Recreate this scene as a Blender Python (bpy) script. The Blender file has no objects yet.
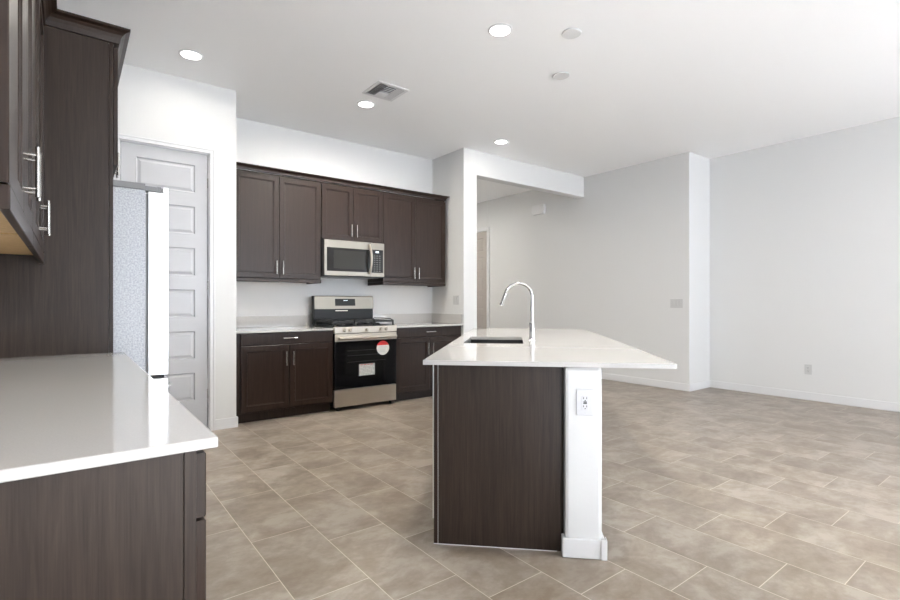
import bpy, bmesh, math, random
from mathutils import Vector, Matrix
D = bpy.data
COL = bpy.context.scene.collection
scn = bpy.context.scene
PI = math.pi

# ------------------------------------------------------------ camera, world, lights, exposure
CAM_H = 1.19
YAW = 52.42
cam = D.cameras.new('camera'); cam_o = D.objects.new('camera', cam); COL.objects.link(cam_o)
cam.sensor_width = 36; cam.lens = 495.6 / 900 * 36; cam.shift_y = 2.5 / 900; cam.clip_start = 0.02
cam_o.location = (0, 0, CAM_H); cam_o.rotation_euler = (math.radians(90), 0, math.radians(YAW - 90))
scn.camera = cam_o

w = D.worlds.new('sky'); scn.world = w; w.use_nodes = True
w.node_tree.nodes['Background'].inputs[0].default_value = (0.86, 0.93, 1.0, 1)
w.node_tree.nodes['Background'].inputs[1].default_value = 1.0

def area(name, loc, rot, sx, sy, power, color=(1, 1, 1)):
    l = D.lights.new(name, 'AREA'); l.shape = 'RECTANGLE'; l.size = sx; l.size_y = sy
    l.energy = power; l.color = color
    o = D.objects.new(name, l); COL.objects.link(o); o.location = loc; o.rotation_euler = rot
    return o
# daylight entering through the three big openings of the wall behind the camera and one on the right
REAR_Y = -6.5
P_R0, P_R1, P_R2, P_U0, P_U1, P_U2, P_SIDE, P_SIDE_UP, P_DOWN, P_HALL, P_SKY, P_SUN = 0, 95, 90, 50, 70, 0, 80, 0, 23, 12, 0.15, 84
w.node_tree.nodes['Background'].inputs[1].default_value = P_SKY
for i, cx in enumerate((1.1, 3.4, 5.7)):
    area('window_daylight', (cx, REAR_Y - 0.3, 1.35), (math.radians(-90), 0, PI), 2.0, 2.4, (P_R0, P_R1, P_R2)[i], (0.88, 0.97, 1.09))
    # added uplight outside each opening, tilted up to brighten the ceiling
    area('added_uplight', (cx, REAR_Y - 0.9, 0.05), (math.radians(-132), 0, PI), 2.0, 1.2, (P_U0, P_U1, P_U2)[i], (0.90, 0.97, 1.08))
area('window_daylight', (7.5, -2.4, 1.5), (math.radians(90), 0, math.radians(90)), 2.4, 1.8, P_SIDE, (0.88, 0.97, 1.09))
area('added_uplight', (7.9, -2.4, 0.4), (math.radians(132), 0, math.radians(90)), 2.4, 1.0, P_SIDE_UP, (0.90, 0.97, 1.08))  # added uplight for the right-hand opening

sl = D.lights.new('sun', 'SUN'); sl.energy = P_SUN; sl.angle = math.radians(1.0); sl.color = (0.86, 0.965, 1.13)
so = D.objects.new('sun', sl); COL.objects.link(so)
# sun added so its bounce off the unseen floor brightens the ceiling
so.rotation_euler = Vector((0.8, 1.15, -1.0)).to_track_quat('-Z', 'Y').to_euler()

scn.view_settings.view_transform = 'Standard'
scn.view_settings.look = 'None'
scn.view_settings.gamma = 1
scn.view_settings.use_curve_mapping = False
scn.view_settings.exposure = 0.99

# ------------------------------------------------------------ materials
def mat(name, color, rough=0.5, metal=0.0, spec=0.5):
    m = D.materials.new(name); m.use_nodes = True
    b = m.node_tree.nodes['Principled BSDF']
    b.inputs['Base Color'].default_value = (*color, 1)
    b.inputs['Roughness'].default_value = rough
    b.inputs['Metallic'].default_value = metal
    b.inputs['Specular IOR Level'].default_value = spec
    return m, m.node_tree, b
def node(nt, t, **kw):
    n = nt.nodes.new(t)
    for k, v in kw.items(): setattr(n, k, v)
    return n
def mapped_noise(nt, scale_vec, nscale, detail=4, rnd=True, rough=0.5, dist=0.0):
    tc = node(nt, 'ShaderNodeTexCoord'); mp = node(nt, 'ShaderNodeMapping')
    mp.inputs['Scale'].default_value = scale_vec
    if rnd:
        oi = node(nt, 'ShaderNodeObjectInfo'); va = node(nt, 'ShaderNodeVectorMath', operation='SCALE')
        cb = node(nt, 'ShaderNodeCombineXYZ')
        for k in range(3): nt.links.new(oi.outputs['Random'], cb.inputs[k])
        nt.links.new(cb.outputs[0], va.inputs[0]); va.inputs['Scale'].default_value = 13.0
        ad = node(nt, 'ShaderNodeVectorMath', operation='ADD')
        nt.links.new(tc.outputs['Object'], ad.inputs[0]); nt.links.new(va.outputs[0], ad.inputs[1])
        nt.links.new(ad.outputs[0], mp.inputs['Vector'])
    else:
        nt.links.new(tc.outputs['Object'], mp.inputs['Vector'])
    no = node(nt, 'ShaderNodeTexNoise'); no.inputs['Scale'].default_value = nscale
    no.inputs['Detail'].default_value = detail; no.inputs['Roughness'].default_value = rough
    no.inputs['Distortion'].default_value = dist
    nt.links.new(mp.outputs[0], no.inputs['Vector'])
    return no
def ramp(nt, src, stops):
    r = node(nt, 'ShaderNodeValToRGB')
    e = r.color_ramp.elements
    while len(e) < len(stops): e.new(0.5)
    for el, (p, c) in zip(e, stops): el.position = p; el.color = (*c, 1)
    nt.links.new(src, r.inputs[0]); return r
def bump(nt, b, src, strength, dist=0.001):
    bp = node(nt, 'ShaderNodeBump'); bp.inputs['Strength'].default_value = strength; bp.inputs['Distance'].default_value = dist
    nt.links.new(src, bp.inputs['Height']); nt.links.new(bp.outputs[0], b.inputs['Normal'])

def wood(name, c0, c1, rough=0.3, fine=1.0):
    m, nt, b = mat(name, c0, rough, 0.0, 0.30)
    n1 = mapped_noise(nt, (14, 14, 0.7), 4.0, 6, True, 0.6, 0.6)
    n2 = mapped_noise(nt, (90, 90, 2.2), 3.0, 3, True, 0.6)
    mx = node(nt, 'ShaderNodeMix', data_type='FLOAT'); mx.inputs[0].default_value = 0.4
    nt.links.new(n1.outputs['Fac'], mx.inputs[2]); nt.links.new(n2.outputs['Fac'], mx.inputs[3])
    mid = tuple((a + c) / 2 for a, c in zip(c0, c1))
    r = ramp(nt, mx.outputs[0], [(0.36, c0), (0.5, mid), (0.64, c1)])
    nt.links.new(r.outputs[0], b.inputs['Base Color'])
    bump(nt, b, n2.outputs['Fac'], 0.12, 0.0006)
    return m
WOOD = wood('espresso_wood', (0.0165, 0.0088, 0.0060), (0.031, 0.0178, 0.0125), 0.33)
PANEL = wood('espresso_laminate', (0.0205, 0.0133, 0.0100), (0.044, 0.0300, 0.0228), 0.36)
RAW = wood('maple_underside', (0.55, 0.36, 0.17), (0.70, 0.48, 0.25), 0.5)
DARK = mat('shadow_gap_black', (0.008, 0.007, 0.007), 0.6)[0]

def wall_mat(name, col):
    m, nt, b = mat(name, col, 0.6, 0, 0.3)
    n = mapped_noise(nt, (1, 1, 1), 60, 3, False)
    bump(nt, b, n.outputs['Fac'], 0.10, 0.002); return m
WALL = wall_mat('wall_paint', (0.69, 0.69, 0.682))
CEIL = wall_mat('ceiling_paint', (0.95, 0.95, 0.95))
TRIM = mat('trim_gloss_white', (0.71, 0.71, 0.715), 0.32)[0]
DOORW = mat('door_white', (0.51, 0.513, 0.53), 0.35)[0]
PLASTIC = mat('white_plastic', (0.72, 0.72, 0.72), 0.3)[0]
PLASTIC2 = mat('grey_white_plastic', (0.55, 0.55, 0.545), 0.35)[0]
SLOT = mat('slot_black', (0.02, 0.02, 0.02), 0.5)[0]
def quartz_mat():
    m, nt, b = mat('white_quartz', (0.78, 0.76, 0.73), 0.09)
    n = mapped_noise(nt, (1, 1, 1), 260, 2, False)
    r = ramp(nt, n.outputs['Fac'], [(0.3, (0.50, 0.488, 0.472)), (0.7, (0.53, 0.517, 0.50))])
    nt.links.new(r.outputs[0], b.inputs['Base Color']); return m
QUARTZ = quartz_mat()
def steel(name, col, rough, sc=(2, 2, 300)):
    m, nt, b = mat(name, col, rough, 1.0)
    n = mapped_noise(nt, sc, 2, 2, False)
    r = node(nt, 'ShaderNodeMapRange'); r.inputs[3].default_value = rough * 0.8; r.inputs[4].default_value = rough * 1.25
    nt.links.new(n.outputs['Fac'], r.inputs[0]); nt.links.new(r.outputs[0], b.inputs['Roughness'])
    return m
STEEL = steel('brushed_steel', (0.60, 0.545, 0.47), 0.38)
STEEL_DIM = steel('brushed_steel_dimmed', (0.28, 0.258, 0.222), 0.40)  # same stainless, colour darkened to tone down its bright reflections
STEEL_F = steel('fridge_door_steel', (0.86, 0.87, 0.88), 0.32)
NICKEL = mat('satin_nickel', (0.50, 0.485, 0.46), 0.25, 1.0)[0]
CHROME = mat('chrome', (0.62, 0.62, 0.63), 0.07, 1.0)[0]
BGLASS = mat('black_oven_glass', (0.006, 0.006, 0.007), 0.06)[0]
MGLASS = mat('microwave_glass', (0.012, 0.011, 0.010), 0.10, 0, 0.22)[0]
BENAMEL = mat('black_enamel', (0.008, 0.008, 0.008), 0.38, 0, 0.3)[0]
IRON = mat('cast_iron', (0.02, 0.02, 0.021), 0.55)[0]
GREYP = mat('grey_plastic', (0.19, 0.19, 0.195), 0.4)[0]
def fridge_side():
    m, nt, b = mat('pebbled_grey_metal', (0.44, 0.46, 0.49), 0.38, 0.35)
    n = mapped_noise(nt, (1, 1, 1), 110, 3, False, 0.6)
    r = ramp(nt, n.outputs['Fac'], [(0.35, (0.28, 0.29, 0.305)), (0.65, (0.43, 0.44, 0.46))])
    nt.links.new(r.outputs[0], b.inputs['Base Color'])
    bump(nt, b, n.outputs['Fac'], 0.5, 0.002); return m
FSIDE = fridge_side()
SINKM = mat('black_granite_sink', (0.03, 0.031, 0.033), 0.4)[0]
RED = mat('sticker_red', (0.62, 0.03, 0.035), 0.35)[0]
WPAPER = mat('sticker_white', (0.72, 0.72, 0.70), 0.4)[0]
GPAPER = mat('label_grey', (0.42, 0.44, 0.43), 0.4)[0]
INK = mat('ink_grey', (0.16, 0.16, 0.16), 0.5)[0]
RINK = mat('ink_red', (0.5, 0.08, 0.06), 0.5)[0]
def emit(name, col, s):
    m, nt, b = mat(name, col, 0.4)
    b.inputs['Emission Color'].default_value = (*col, 1); b.inputs['Emission Strength'].default_value = s; return m
LENS = emit('lamp_lens', (1.0, 0.98, 0.94), 4.0)
DIGIT = emit('display_digits', (0.8, 0.9, 0.95), 1.2)

def floor_mat():
    m, nt, b = mat('porcelain_tile', (0.5, 0.43, 0.36), 0.34)
    L = nt.links.new
    g = node(nt, 'ShaderNodeNewGeometry'); sp = node(nt, 'ShaderNodeSeparateXYZ'); L(g.outputs['Position'], sp.inputs[0])
    def mth(op, a, b_=None, c=None):
        n = node(nt, 'ShaderNodeMath', operation=op)
        for i, v in enumerate((a, b_, c)):
            if v is None: continue
            if isinstance(v, (int, float)): n.inputs[i].default_value = v
            else: L(v, n.inputs[i])
        return n.outputs[0]
    W, LN = 0.3133, 0.635
    u = mth('DIVIDE', mth('SUBTRACT', sp.outputs[0], 1.03), W)
    k = mth('FLOOR', u); fu = mth('SUBTRACT', u, k)
    v = mth('DIVIDE', mth('ADD', mth('SUBTRACT', sp.outputs[1], 2.335), mth('MULTIPLY', k, LN / 3)), LN)
    j = mth('FLOOR', v); fv = mth('SUBTRACT', v, j)
    # distance to the tile edge in metres
    du = mth('MULTIPLY', mth('MINIMUM', fu, mth('SUBTRACT', 1.0, fu)), W)
    dv = mth('MULTIPLY', mth('MINIMUM', fv, mth('SUBTRACT', 1.0, fv)), LN)
    d = mth('MINIMUM', du, dv)
    gr = node(nt, 'ShaderNodeMapRange'); gr.inputs[1].default_value = 0.0009; gr.inputs[2].default_value = 0.0023
    gr.inputs[3].default_value = 1; gr.inputs[4].default_value = 0; L(d, gr.inputs[0])
    idv = node(nt, 'ShaderNodeCombineXYZ'); L(k, idv.inputs[0]); L(j, idv.inputs[1])
    wn = node(nt, 'ShaderNodeTexWhiteNoise', noise_dimensions='3D'); L(idv.outputs[0], wn.inputs['Vector'])
    # every tile shows its own piece of the stone pattern
    off = node(nt, 'ShaderNodeVectorMath', operation='SCALE'); off.inputs['Scale'].default_value = 40
    L(wn.outputs['Color'], off.inputs[0])
    # flip direction per tile a little
    pos = node(nt, 'ShaderNodeVectorMath', operation='ADD'); L(g.outputs['Position'], pos.inputs[0]); L(off.outputs[0], pos.inputs[1])
    mp = node(nt, 'ShaderNodeMapping'); mp.inputs['Rotation'].default_value = (0, 0, 0.9); mp.inputs['Scale'].default_value = (1.0, 1.35, 1)
    L(pos.outputs[0], mp.inputs['Vector'])
    n1 = node(nt, 'ShaderNodeTexNoise'); n1.inputs['Scale'].default_value = 3.0; n1.inputs['Detail'].default_value = 5
    n1.inputs['Roughness'].default_value = 0.62; n1.inputs['Distortion'].default_value = 0.5; L(mp.outputs[0], n1.inputs['Vector'])
    n2 = node(nt, 'ShaderNodeTexNoise'); n2.inputs['Scale'].default_value = 16; n2.inputs['Detail'].default_value = 6
    n2.inputs['Roughness'].default_value = 0.7; L(mp.outputs[0], n2.inputs['Vector'])
    mx = node(nt, 'ShaderNodeMix', data_type='FLOAT'); mx.inputs[0].default_value = 0.30
    L(n1.outputs['Fac'], mx.inputs[2]); L(n2.outputs['Fac'], mx.inputs[3])
    r = ramp(nt, mx.outputs[0], [(0.38, FLOOR_C[0]), (0.50, FLOOR_C[1]), (0.60, FLOOR_C[2])])
    hsv = node(nt, 'ShaderNodeHueSaturation'); L(r.outputs[0], hsv.inputs['Color'])
    vr = node(nt, 'ShaderNodeMapRange'); vr.inputs[3].default_value = 0.95; vr.inputs[4].default_value = 1.06
    L(wn.outputs['Value'], vr.inputs[0]); L(vr.outputs[0], hsv.inputs['Value'])
    # crisp-edged paler veins and patches, as in cut stone
    n3 = node(nt, 'ShaderNodeTexNoise'); n3.inputs['Scale'].default_value = 1.9; n3.inputs['Detail'].default_value = 4
    n3.inputs['Roughness'].default_value = 0.45; n3.inputs['Distortion'].default_value = 0.25
    mp3 = node(nt, 'ShaderNodeMapping'); mp3.inputs['Rotation'].default_value = (0, 0, -0.7); mp3.inputs['Scale'].default_value = (1.0, 1.8, 1)
    L(pos.outputs[0], mp3.inputs['Vector']); L(mp3.outputs[0], n3.inputs['Vector'])
    st3 = node(nt, 'ShaderNodeMapRange', interpolation_type='SMOOTHSTEP'); st3.inputs[1].default_value = 0.50; st3.inputs[2].default_value = 0.535
    st3.inputs[3].default_value = 0.97; st3.inputs[4].default_value = 1.06; L(n3.outputs['Fac'], st3.inputs[0])
    hs2 = node(nt, 'ShaderNodeHueSaturation'); L(hsv.outputs[0], hs2.inputs['Color']); L(st3.outputs[0], hs2.inputs['Value'])
    hsv = hs2
    fm = node(nt, 'ShaderNodeMix', data_type='RGBA'); L(gr.outputs[0], fm.inputs[0])
    L(hsv.outputs[0], fm.inputs[6]); fm.inputs[7].default_value = (0.60, 0.54, 0.46, 1)
    L(fm.outputs[2], b.inputs['Base Color'])
    rr = node(nt, 'ShaderNodeMix', data_type='FLOAT'); L(gr.outputs[0], rr.inputs[0]); rr.inputs[2].default_value = 0.33; rr.inputs[3].default_value = 0.8
    L(rr.outputs[0], b.inputs['Roughness'])
    inv = mth('SUBTRACT', 1.0, gr.outputs[0]); bump(nt, b, inv, 0.4, 0.001)
    return m
FLOOR_C = [(0.203, 0.161, 0.122), (0.270, 0.225, 0.180), (0.350, 0.305, 0.258)]
FLOORM = floor_mat()

# ------------------------------------------------------------ mesh helpers
def box(bm, x0, y0, z0, x1, y1, z1):
    if x0 > x1: x0, x1 = x1, x0
    if y0 > y1: y0, y1 = y1, y0
    if z0 > z1: z0, z1 = z1, z0
    v = [bm.verts.new(p) for p in [(x0,y0,z0),(x1,y0,z0),(x1,y1,z0),(x0,y1,z0),(x0,y0,z1),(x1,y0,z1),(x1,y1,z1),(x0,y1,z1)]]
    for f in [(3,2,1,0),(4,5,6,7),(0,1,5,4),(1,2,6,5),(2,3,7,6),(3,0,4,7)]: bm.faces.new([v[i] for i in f])
    return v
def B(*boxes):
    bm = bmesh.new()
    for b_ in boxes: box(bm, *b_)
    return bm
def ring_cyl(bm, rings, cap=True):
    """rings: lists of points; joins consecutive ones"""
    vs = [[bm.verts.new(p) for p in r] for r in rings]
    n = len(vs[0])
    for a, b_ in zip(vs, vs[1:]):
        for i in range(n):
            bm.faces.new((a[i], a[(i+1) % n], b_[(i+1) % n], b_[i]))
    if cap:
        bm.faces.new(vs[0][::-1]); bm.faces.new(vs[-1])
def circle(c, r, ax, n=24):
    c = Vector(c); ax = Vector(ax).normalized()
    t = ax.orthogonal().normalized(); s = ax.cross(t)
    return [c + r * (math.cos(2*PI*i/n) * t + math.sin(2*PI*i/n) * s) for i in range(n)]
def cyl(bm, p0, p1, r, n=20, r2=None, ch=0.0):
    p0 = Vector(p0); p1 = Vector(p1); ax = (p1 - p0).normalized(); r2 = r if r2 is None else r2
    if ch:
        ring_cyl(bm, [circle(p0, r-ch, ax, n), circle(p0+ax*ch, r, ax, n), circle(p1-ax*ch, r2, ax, n), circle(p1, r2-ch, ax, n)])
    else:
        ring_cyl(bm, [circle(p0, r, ax, n), circle(p1, r2, ax, n)])
def tube(bm, pts, rad, n=14):
    pts = [Vector(p) for p in pts]
    if not isinstance(rad, (list, tuple)): rad = [rad] * len(pts)
    t0 = (pts[1] - pts[0]).normalized(); nrm = t0.orthogonal().normalized(); rings = []
    for i, p in enumerate(pts):
        t = (pts[min(i+1, len(pts)-1)] - pts[max(i-1, 0)]).normalized()
        nrm = (nrm - t * nrm.dot(t)).normalized(); s = t.cross(nrm)
        rings.append([p + rad[i] * (math.cos(2*PI*k/n) * nrm + math.sin(2*PI*k/n) * s) for k in range(n)])
    ring_cyl(bm, rings)
def lathe(bm, c, prof, n=32):
    """prof: (radius, z) list, closed by caps"""
    rings = [[Vector((c[0] + r*math.cos(2*PI*i/n), c[1] + r*math.sin(2*PI*i/n), c[2] + z)) for i in range(n)] for r, z in prof]
    ring_cyl(bm, rings)
def prism(bm, prof, axis_pts):
    """prof: points (p,q); axis_pts: function (s, p, q)->xyz for two ends s=0,1"""
    a = [bm.verts.new(axis_pts(0, p, q)) for p, q in prof]; b_ = [bm.verts.new(axis_pts(1, p, q)) for p, q in prof]
    n = len(prof)
    for i in range(n): bm.faces.new((a[i], a[(i+1) % n], b_[(i+1) % n], b_[i]))
    bm.faces.new(a[::-1]); bm.faces.new(b_)
def obj(name, bm, m, parent=None, bev=0.0, smooth=False, loc=None, rotz=0.0):
    bmesh.ops.recalc_face_normals(bm, faces=bm.faces[:])
    me = D.meshes.new(name); bm.to_mesh(me); bm.free(); me.materials.append(m)
    if smooth:
        for p in me.polygons: p.use_smooth = True
    o = D.objects.new(name, me); COL.objects.link(o)
    if loc: o.location = loc
    o.rotation_euler[2] = rotz
    if parent: o.parent = parent
    if smooth:
        try: me.set_sharp_from_angle(angle=math.radians(40))
        except Exception: pass
    if bev:
        md = o.modifiers.new('bevel', 'BEVEL'); md.width = bev; md.segments = 2; md.limit_method = 'ANGLE'; md.angle_limit = math.radians(40)
    return o
def thing(name, label, cat, loc=(0,0,0), rotz=0.0, group=None):
    o = D.objects.new(name, None); COL.objects.link(o); o.empty_display_size = 0.05
    o.location = loc; o.rotation_euler = (0, 0, rotz); o['label'] = label; o['category'] = cat
    if group: o['group'] = group
    return o
def tag(o, label, cat, group=None):
    o['label'] = label; o['category'] = cat
    if group: o['group'] = group
    return o
def struct(name, bm, m, bev=0.0, parent=None, loc=None, rotz=0.0, label=None):
    o = obj(name, bm, m, parent, bev, loc=loc, rotz=rotz)
    if parent is None:
        o['kind'] = 'structure'
        if label: o['label'] = label
    return o

# ------------------------------------------------------------ the room
H = 3.21
XL, XR, YB, YP, XPR, XS0, XS1, YS = -0.42, 7.15, 5.71, 5.00, 1.27, 4.08, 4.305, 5.01
XH, YPIER, HALL_Y = 6.58, 3.30, 9.2
struct('floor', B((XL-0.2, REAR_Y-0.15, -0.1, XR+0.2, HALL_Y+0.15, 0)), FLOORM, label='beige stone-look porcelain tile floor in a staggered pattern')
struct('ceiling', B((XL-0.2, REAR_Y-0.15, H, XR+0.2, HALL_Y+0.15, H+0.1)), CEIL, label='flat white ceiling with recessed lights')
LW0, LW1, LWT = -4.6, -2.1, 2.15  # left wall opening added to let sun onto the unseen floor
struct('wall_left', B((XL-0.12, REAR_Y, 0, XL, LW0, H), (XL-0.12, LW1, 0, XL, YP+0.02, H), (XL-0.12, LW0, 0, XL, LW1, 0.1), (XL-0.12, LW0, LWT, XL, LW1, H)), WALL, label='white wall behind the left cabinets')
# pantry wall with its door opening
DX0, DX1, DZ = 0.335, 1.035, 2.565
struct('wall_pantry', B((XL-0.12, YP, 0, DX0, YP+0.12, H), (DX1, YP, 0, XPR, YP+0.12, H), (DX0, YP, DZ, DX1, YP+0.12, H), (XPR-0.12, YP+0.12, 0, XPR, YB, H)), WALL, 0, label='white wall around the pantry door')
struct('wall_back', B((XPR-0.14, YB, 0, XS1, YB+0.12, H)), WALL, label='white wall behind the range')
struct('wall_stub', B((XS0, YS, 0, XS1, YB+0.12, H), (XS1-0.12, YB+0.12, 0, XS1, HALL_Y, H)), WALL, 0, label='short white wall between the kitchen and the hall')
struct('wall_right', B((XR, YPIER, 0, XR+0.12, -1.2, H), (XR, -3.6, 0, XR+0.12, REAR_Y, H), (XR, -3.6, 0, XR+0.12, -1.2, 0.6), (XR, -3.6, 2.4, XR+0.12, -1.2, H)), WALL, label='long white living room wall')
struct('wall_hall', B((XH, YPIER, 0, XR+0.12, 7.34, H), (XH, 8.18, 0, XR+0.12, HALL_Y, H), (XH, 7.34, 2.62, XR+0.12, 8.18, H), (XH+0.14, 7.34, 0, XR+0.12, 8.18, 2.62)), WALL, 0.008, label='white hall wall ending in a projecting corner')
struct('wall_far', B((XS1-0.12, HALL_Y, 0, XR+0.12, HALL_Y+0.12, H)), WALL, label='end wall of the hall')
struct('trim_1', B((XS1-0.001, YS, 2.887, XH, YS+0.15, H)), WALL, 0.004, label='white drywall header beam over the hall opening')
rb = []
SILL = {1: 0.1, 3: 0.1, 5: 1.15}; HEAD = {1: 2.6, 3: 2.6, 5: 2.2}
xs = [XL, 0.1, 2.1, 2.4, 4.4, 4.7, 6.7, XR]
for i in range(0, 8, 2): rb.append((xs[i], REAR_Y, 0, xs[i+1], REAR_Y-0.12, H))
for i in (1, 3, 5): rb += [(xs[i], REAR_Y, 0, xs[i+1], REAR_Y-0.12, SILL[i]), (xs[i], REAR_Y, HEAD[i], xs[i+1], REAR_Y-0.12, H)]
struct('wall_rear', B(*rb), WALL, label='wall with three window openings')
for k, i in enumerate((1, 3, 5)):
    a, b_ = xs[i], xs[i+1]; y0, y1, S_, H_ = REAR_Y-0.09, REAR_Y-0.04, SILL[i], HEAD[i]
    struct('window_%d' % (k+1), B((a, y0, S_, a+0.05, y1, H_), (b_-0.05, y0, S_, b_, y1, H_), (a+0.05, y0, S_, b_-0.05, y1, S_+0.06),
        (a+0.05, y0, H_-0.06, b_-0.05, y1, H_), ((a+b_)/2-0.03, y0, S_+0.06, (a+b_)/2+0.03, y1, H_-0.06)), TRIM, label='white framed tall window')
struct('window_4', B((XR+0.03, -3.6, 0.6, XR+0.08, -3.55, 2.4), (XR+0.03, -1.25, 0.6, XR+0.08, -1.2, 2.4), (XR+0.03, -3.55, 0.6, XR+0.08, -1.25, 0.65),
    (XR+0.03, -3.55, 2.35, XR+0.08, -1.25, 2.4), (XR+0.03, -2.43, 0.65, XR+0.08, -2.37, 2.35)), TRIM, label='white framed window in the long wall')

struct('window_5', B((XL-0.08, LW0, 0.1, XL-0.03, LW0+0.05, LWT), (XL-0.08, LW1-0.05, 0.1, XL-0.03, LW1, LWT), (XL-0.08, LW0+0.05, 0.1, XL-0.03, LW1-0.05, 0.16),
    (XL-0.08, LW0+0.05, LWT-0.06, XL-0.03, LW1-0.05, LWT), (XL-0.08, (LW0+LW1)/2-0.03, 0.16, XL-0.03, (LW0+LW1)/2+0.03, LWT-0.06)), TRIM, label='added white framed opening in the left wall, out of view')  # frame of the added opening that brings extra light to the ceiling
BH, BT = 0.098, 0.014
struct('baseboard_pantry', B((1.078, YP-BT, 0, XPR+BT, YP, BH), (XPR, YP, 0, XPR+BT, YP+0.075, BH)), TRIM, 0.004, label='white baseboard wrapping the pantry wall corner')
struct('baseboard_right', B((XR-BT, REAR_Y, 0, XR, YPIER-BT, BH)), TRIM, 0.004, label='white baseboard along the long wall')
struct('baseboard_hall', B((XH-BT, YPIER-BT, 0, XH, 7.27, BH), (XH, YPIER-BT, 0, XR, YPIER, BH)), TRIM, 0.004, label='white baseboard of the hall wall and its corner')
struct('baseboard_stub', B((XS0-BT, YS-BT, 0, XS1+BT, YS, BH), (XS1, YS, 0, XS1+BT, HALL_Y, BH)), TRIM, 0.004, label='white baseboard of the short wall')
struct('baseboard_rear', B((XL, REAR_Y, 0, XR, REAR_Y+BT, BH)), TRIM, 0.004)
struct('baseboard_left', B((XL, REAR_Y, 0, XL+BT, 1.10, BH)), TRIM, 0.004)

# six-panel slab: local x 0..w, front y=0 facing -y
def panel_door(bm, w_, h_, t, px0, px1, panels, dep=0.010, lip=0.016):
    zs = sorted(panels)
    box(bm, 0, 0, 0, px0, t, h_); box(bm, px1, 0, 0, w_, t, h_)
    z = 0
    for a, b_ in zs:
        box(bm, px0, 0, z, px1, t, a); z = b_
    box(bm, px0, 0, z, px1, t, h_)
    for a, b_ in zs:
        # sloped sticking and a raised field
        def rect(i, y): return [(px0+i, y, a+i), (px1-i, y, a+i), (px1-i, y, b_-i), (px0+i, y, b_-i)]
        rings = [rect(0, 0), rect(lip*0.5, dep), rect(lip, dep), rect(lip*2.2, dep*0.35)]
        vs = [[bm.verts.new(p) for p in r] for r in rings]
        for r0, r1 in zip(vs, vs[1:]):
            for i in range(4): bm.faces.new((r0[i], r0[(i+1)%4], r1[(i+1)%4], r1[i]))
        bm.faces.new(vs[-1])
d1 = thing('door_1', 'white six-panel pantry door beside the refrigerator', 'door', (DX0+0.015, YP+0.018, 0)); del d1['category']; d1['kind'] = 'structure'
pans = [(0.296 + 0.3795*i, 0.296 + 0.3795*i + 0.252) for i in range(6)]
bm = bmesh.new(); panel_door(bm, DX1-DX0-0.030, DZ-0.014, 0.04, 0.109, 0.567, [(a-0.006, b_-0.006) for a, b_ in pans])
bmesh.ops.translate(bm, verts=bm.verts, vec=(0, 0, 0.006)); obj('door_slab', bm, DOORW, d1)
bm = bmesh.new()
for z in (0.3, 1.3, 2.25): cyl(bm, (DX1-DX0-0.026, -0.005, z), (DX1-DX0-0.026, -0.005, z+0.09), 0.006, 10)
obj('hinge', bm, NICKEL, d1, smooth=True)
bm = bmesh.new(); cyl(bm, (0.06, 0, 1.0), (0.06, -0.05, 1.0), 0.012, 16); cyl(bm, (0.06, -0.045, 1.0), (0.17, -0.05, 1.0), 0.009, 12); cyl(bm, (0.06, 0, 1.0), (0.06, -0.008, 1.0), 0.03, 24)
obj('door_handle', bm, NICKEL, d1, smooth=True)
def casing(name, x0, x1, z1, cw, th, loc, rotz, label):
    bm = bmesh.new()
    for a, b_, t in ((0, cw, th*0.55), (0.0, cw*0.38, th), (cw*0.72, cw, th*0.85)):
        box(bm, x1+a, -t, 0, x1+b_, 0, z1+b_); box(bm, x0-b_, -t, 0, x0-a, 0, z1+b_); box(bm, x0-a, -t, z1+a, x1+a, 0, z1+b_)
    # jamb
    box(bm, x1-0.010, 0.0, 0, x1, 0.10, z1); box(bm, x0, 0.0, 0, x0+0.010, 0.10, z1); box(bm, x0+0.010, 0, z1-0.010, x1-0.010, 0.10, z1)
    return struct(name, bm, TRIM, 0.0015, loc=loc, rotz=rotz, label=label)
casing('trim_2', DX0, DX1, DZ, 0.045, 0.018, (0, YP, 0), 0, 'white casing around the pantry door')
# hall door: local -y faces -x
d2 = thing('door_2', 'white panelled door in the hall beyond the header', 'door', (XH+0.02, 8.165, 0), -PI/2); del d2['category']; d2['kind'] = 'structure'
bm = bmesh.new(); panel_door(bm, 0.81, 2.60, 0.04, 0.12, 0.69, [(0.28+0.385*i, 0.28+0.385*i+0.27) for i in range(6)])
bmesh.ops.translate(bm, verts=bm.verts, vec=(0, 0, 0.006)); obj('door_slab', bm, mat('door_greige', (0.42, 0.385, 0.355), 0.45)[0], d2)
bm = bmesh.new(); cyl(bm, (0.06, 0, 1.0), (0.06, -0.05, 1.0), 0.012, 16); cyl(bm, (0.06, -0.045, 1.0), (0.17, -0.05, 1.0), 0.009, 12); cyl(bm, (0.06, 0, 1.0), (0.06, -0.008, 1.0), 0.03, 24)
obj('door_handle', bm, NICKEL, d2, smooth=True)
casing('trim_3', 0, 0.84, 2.62, 0.07, 0.018, (XH, 8.18, 0), -PI/2, 'white casing around the hall door')

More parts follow.
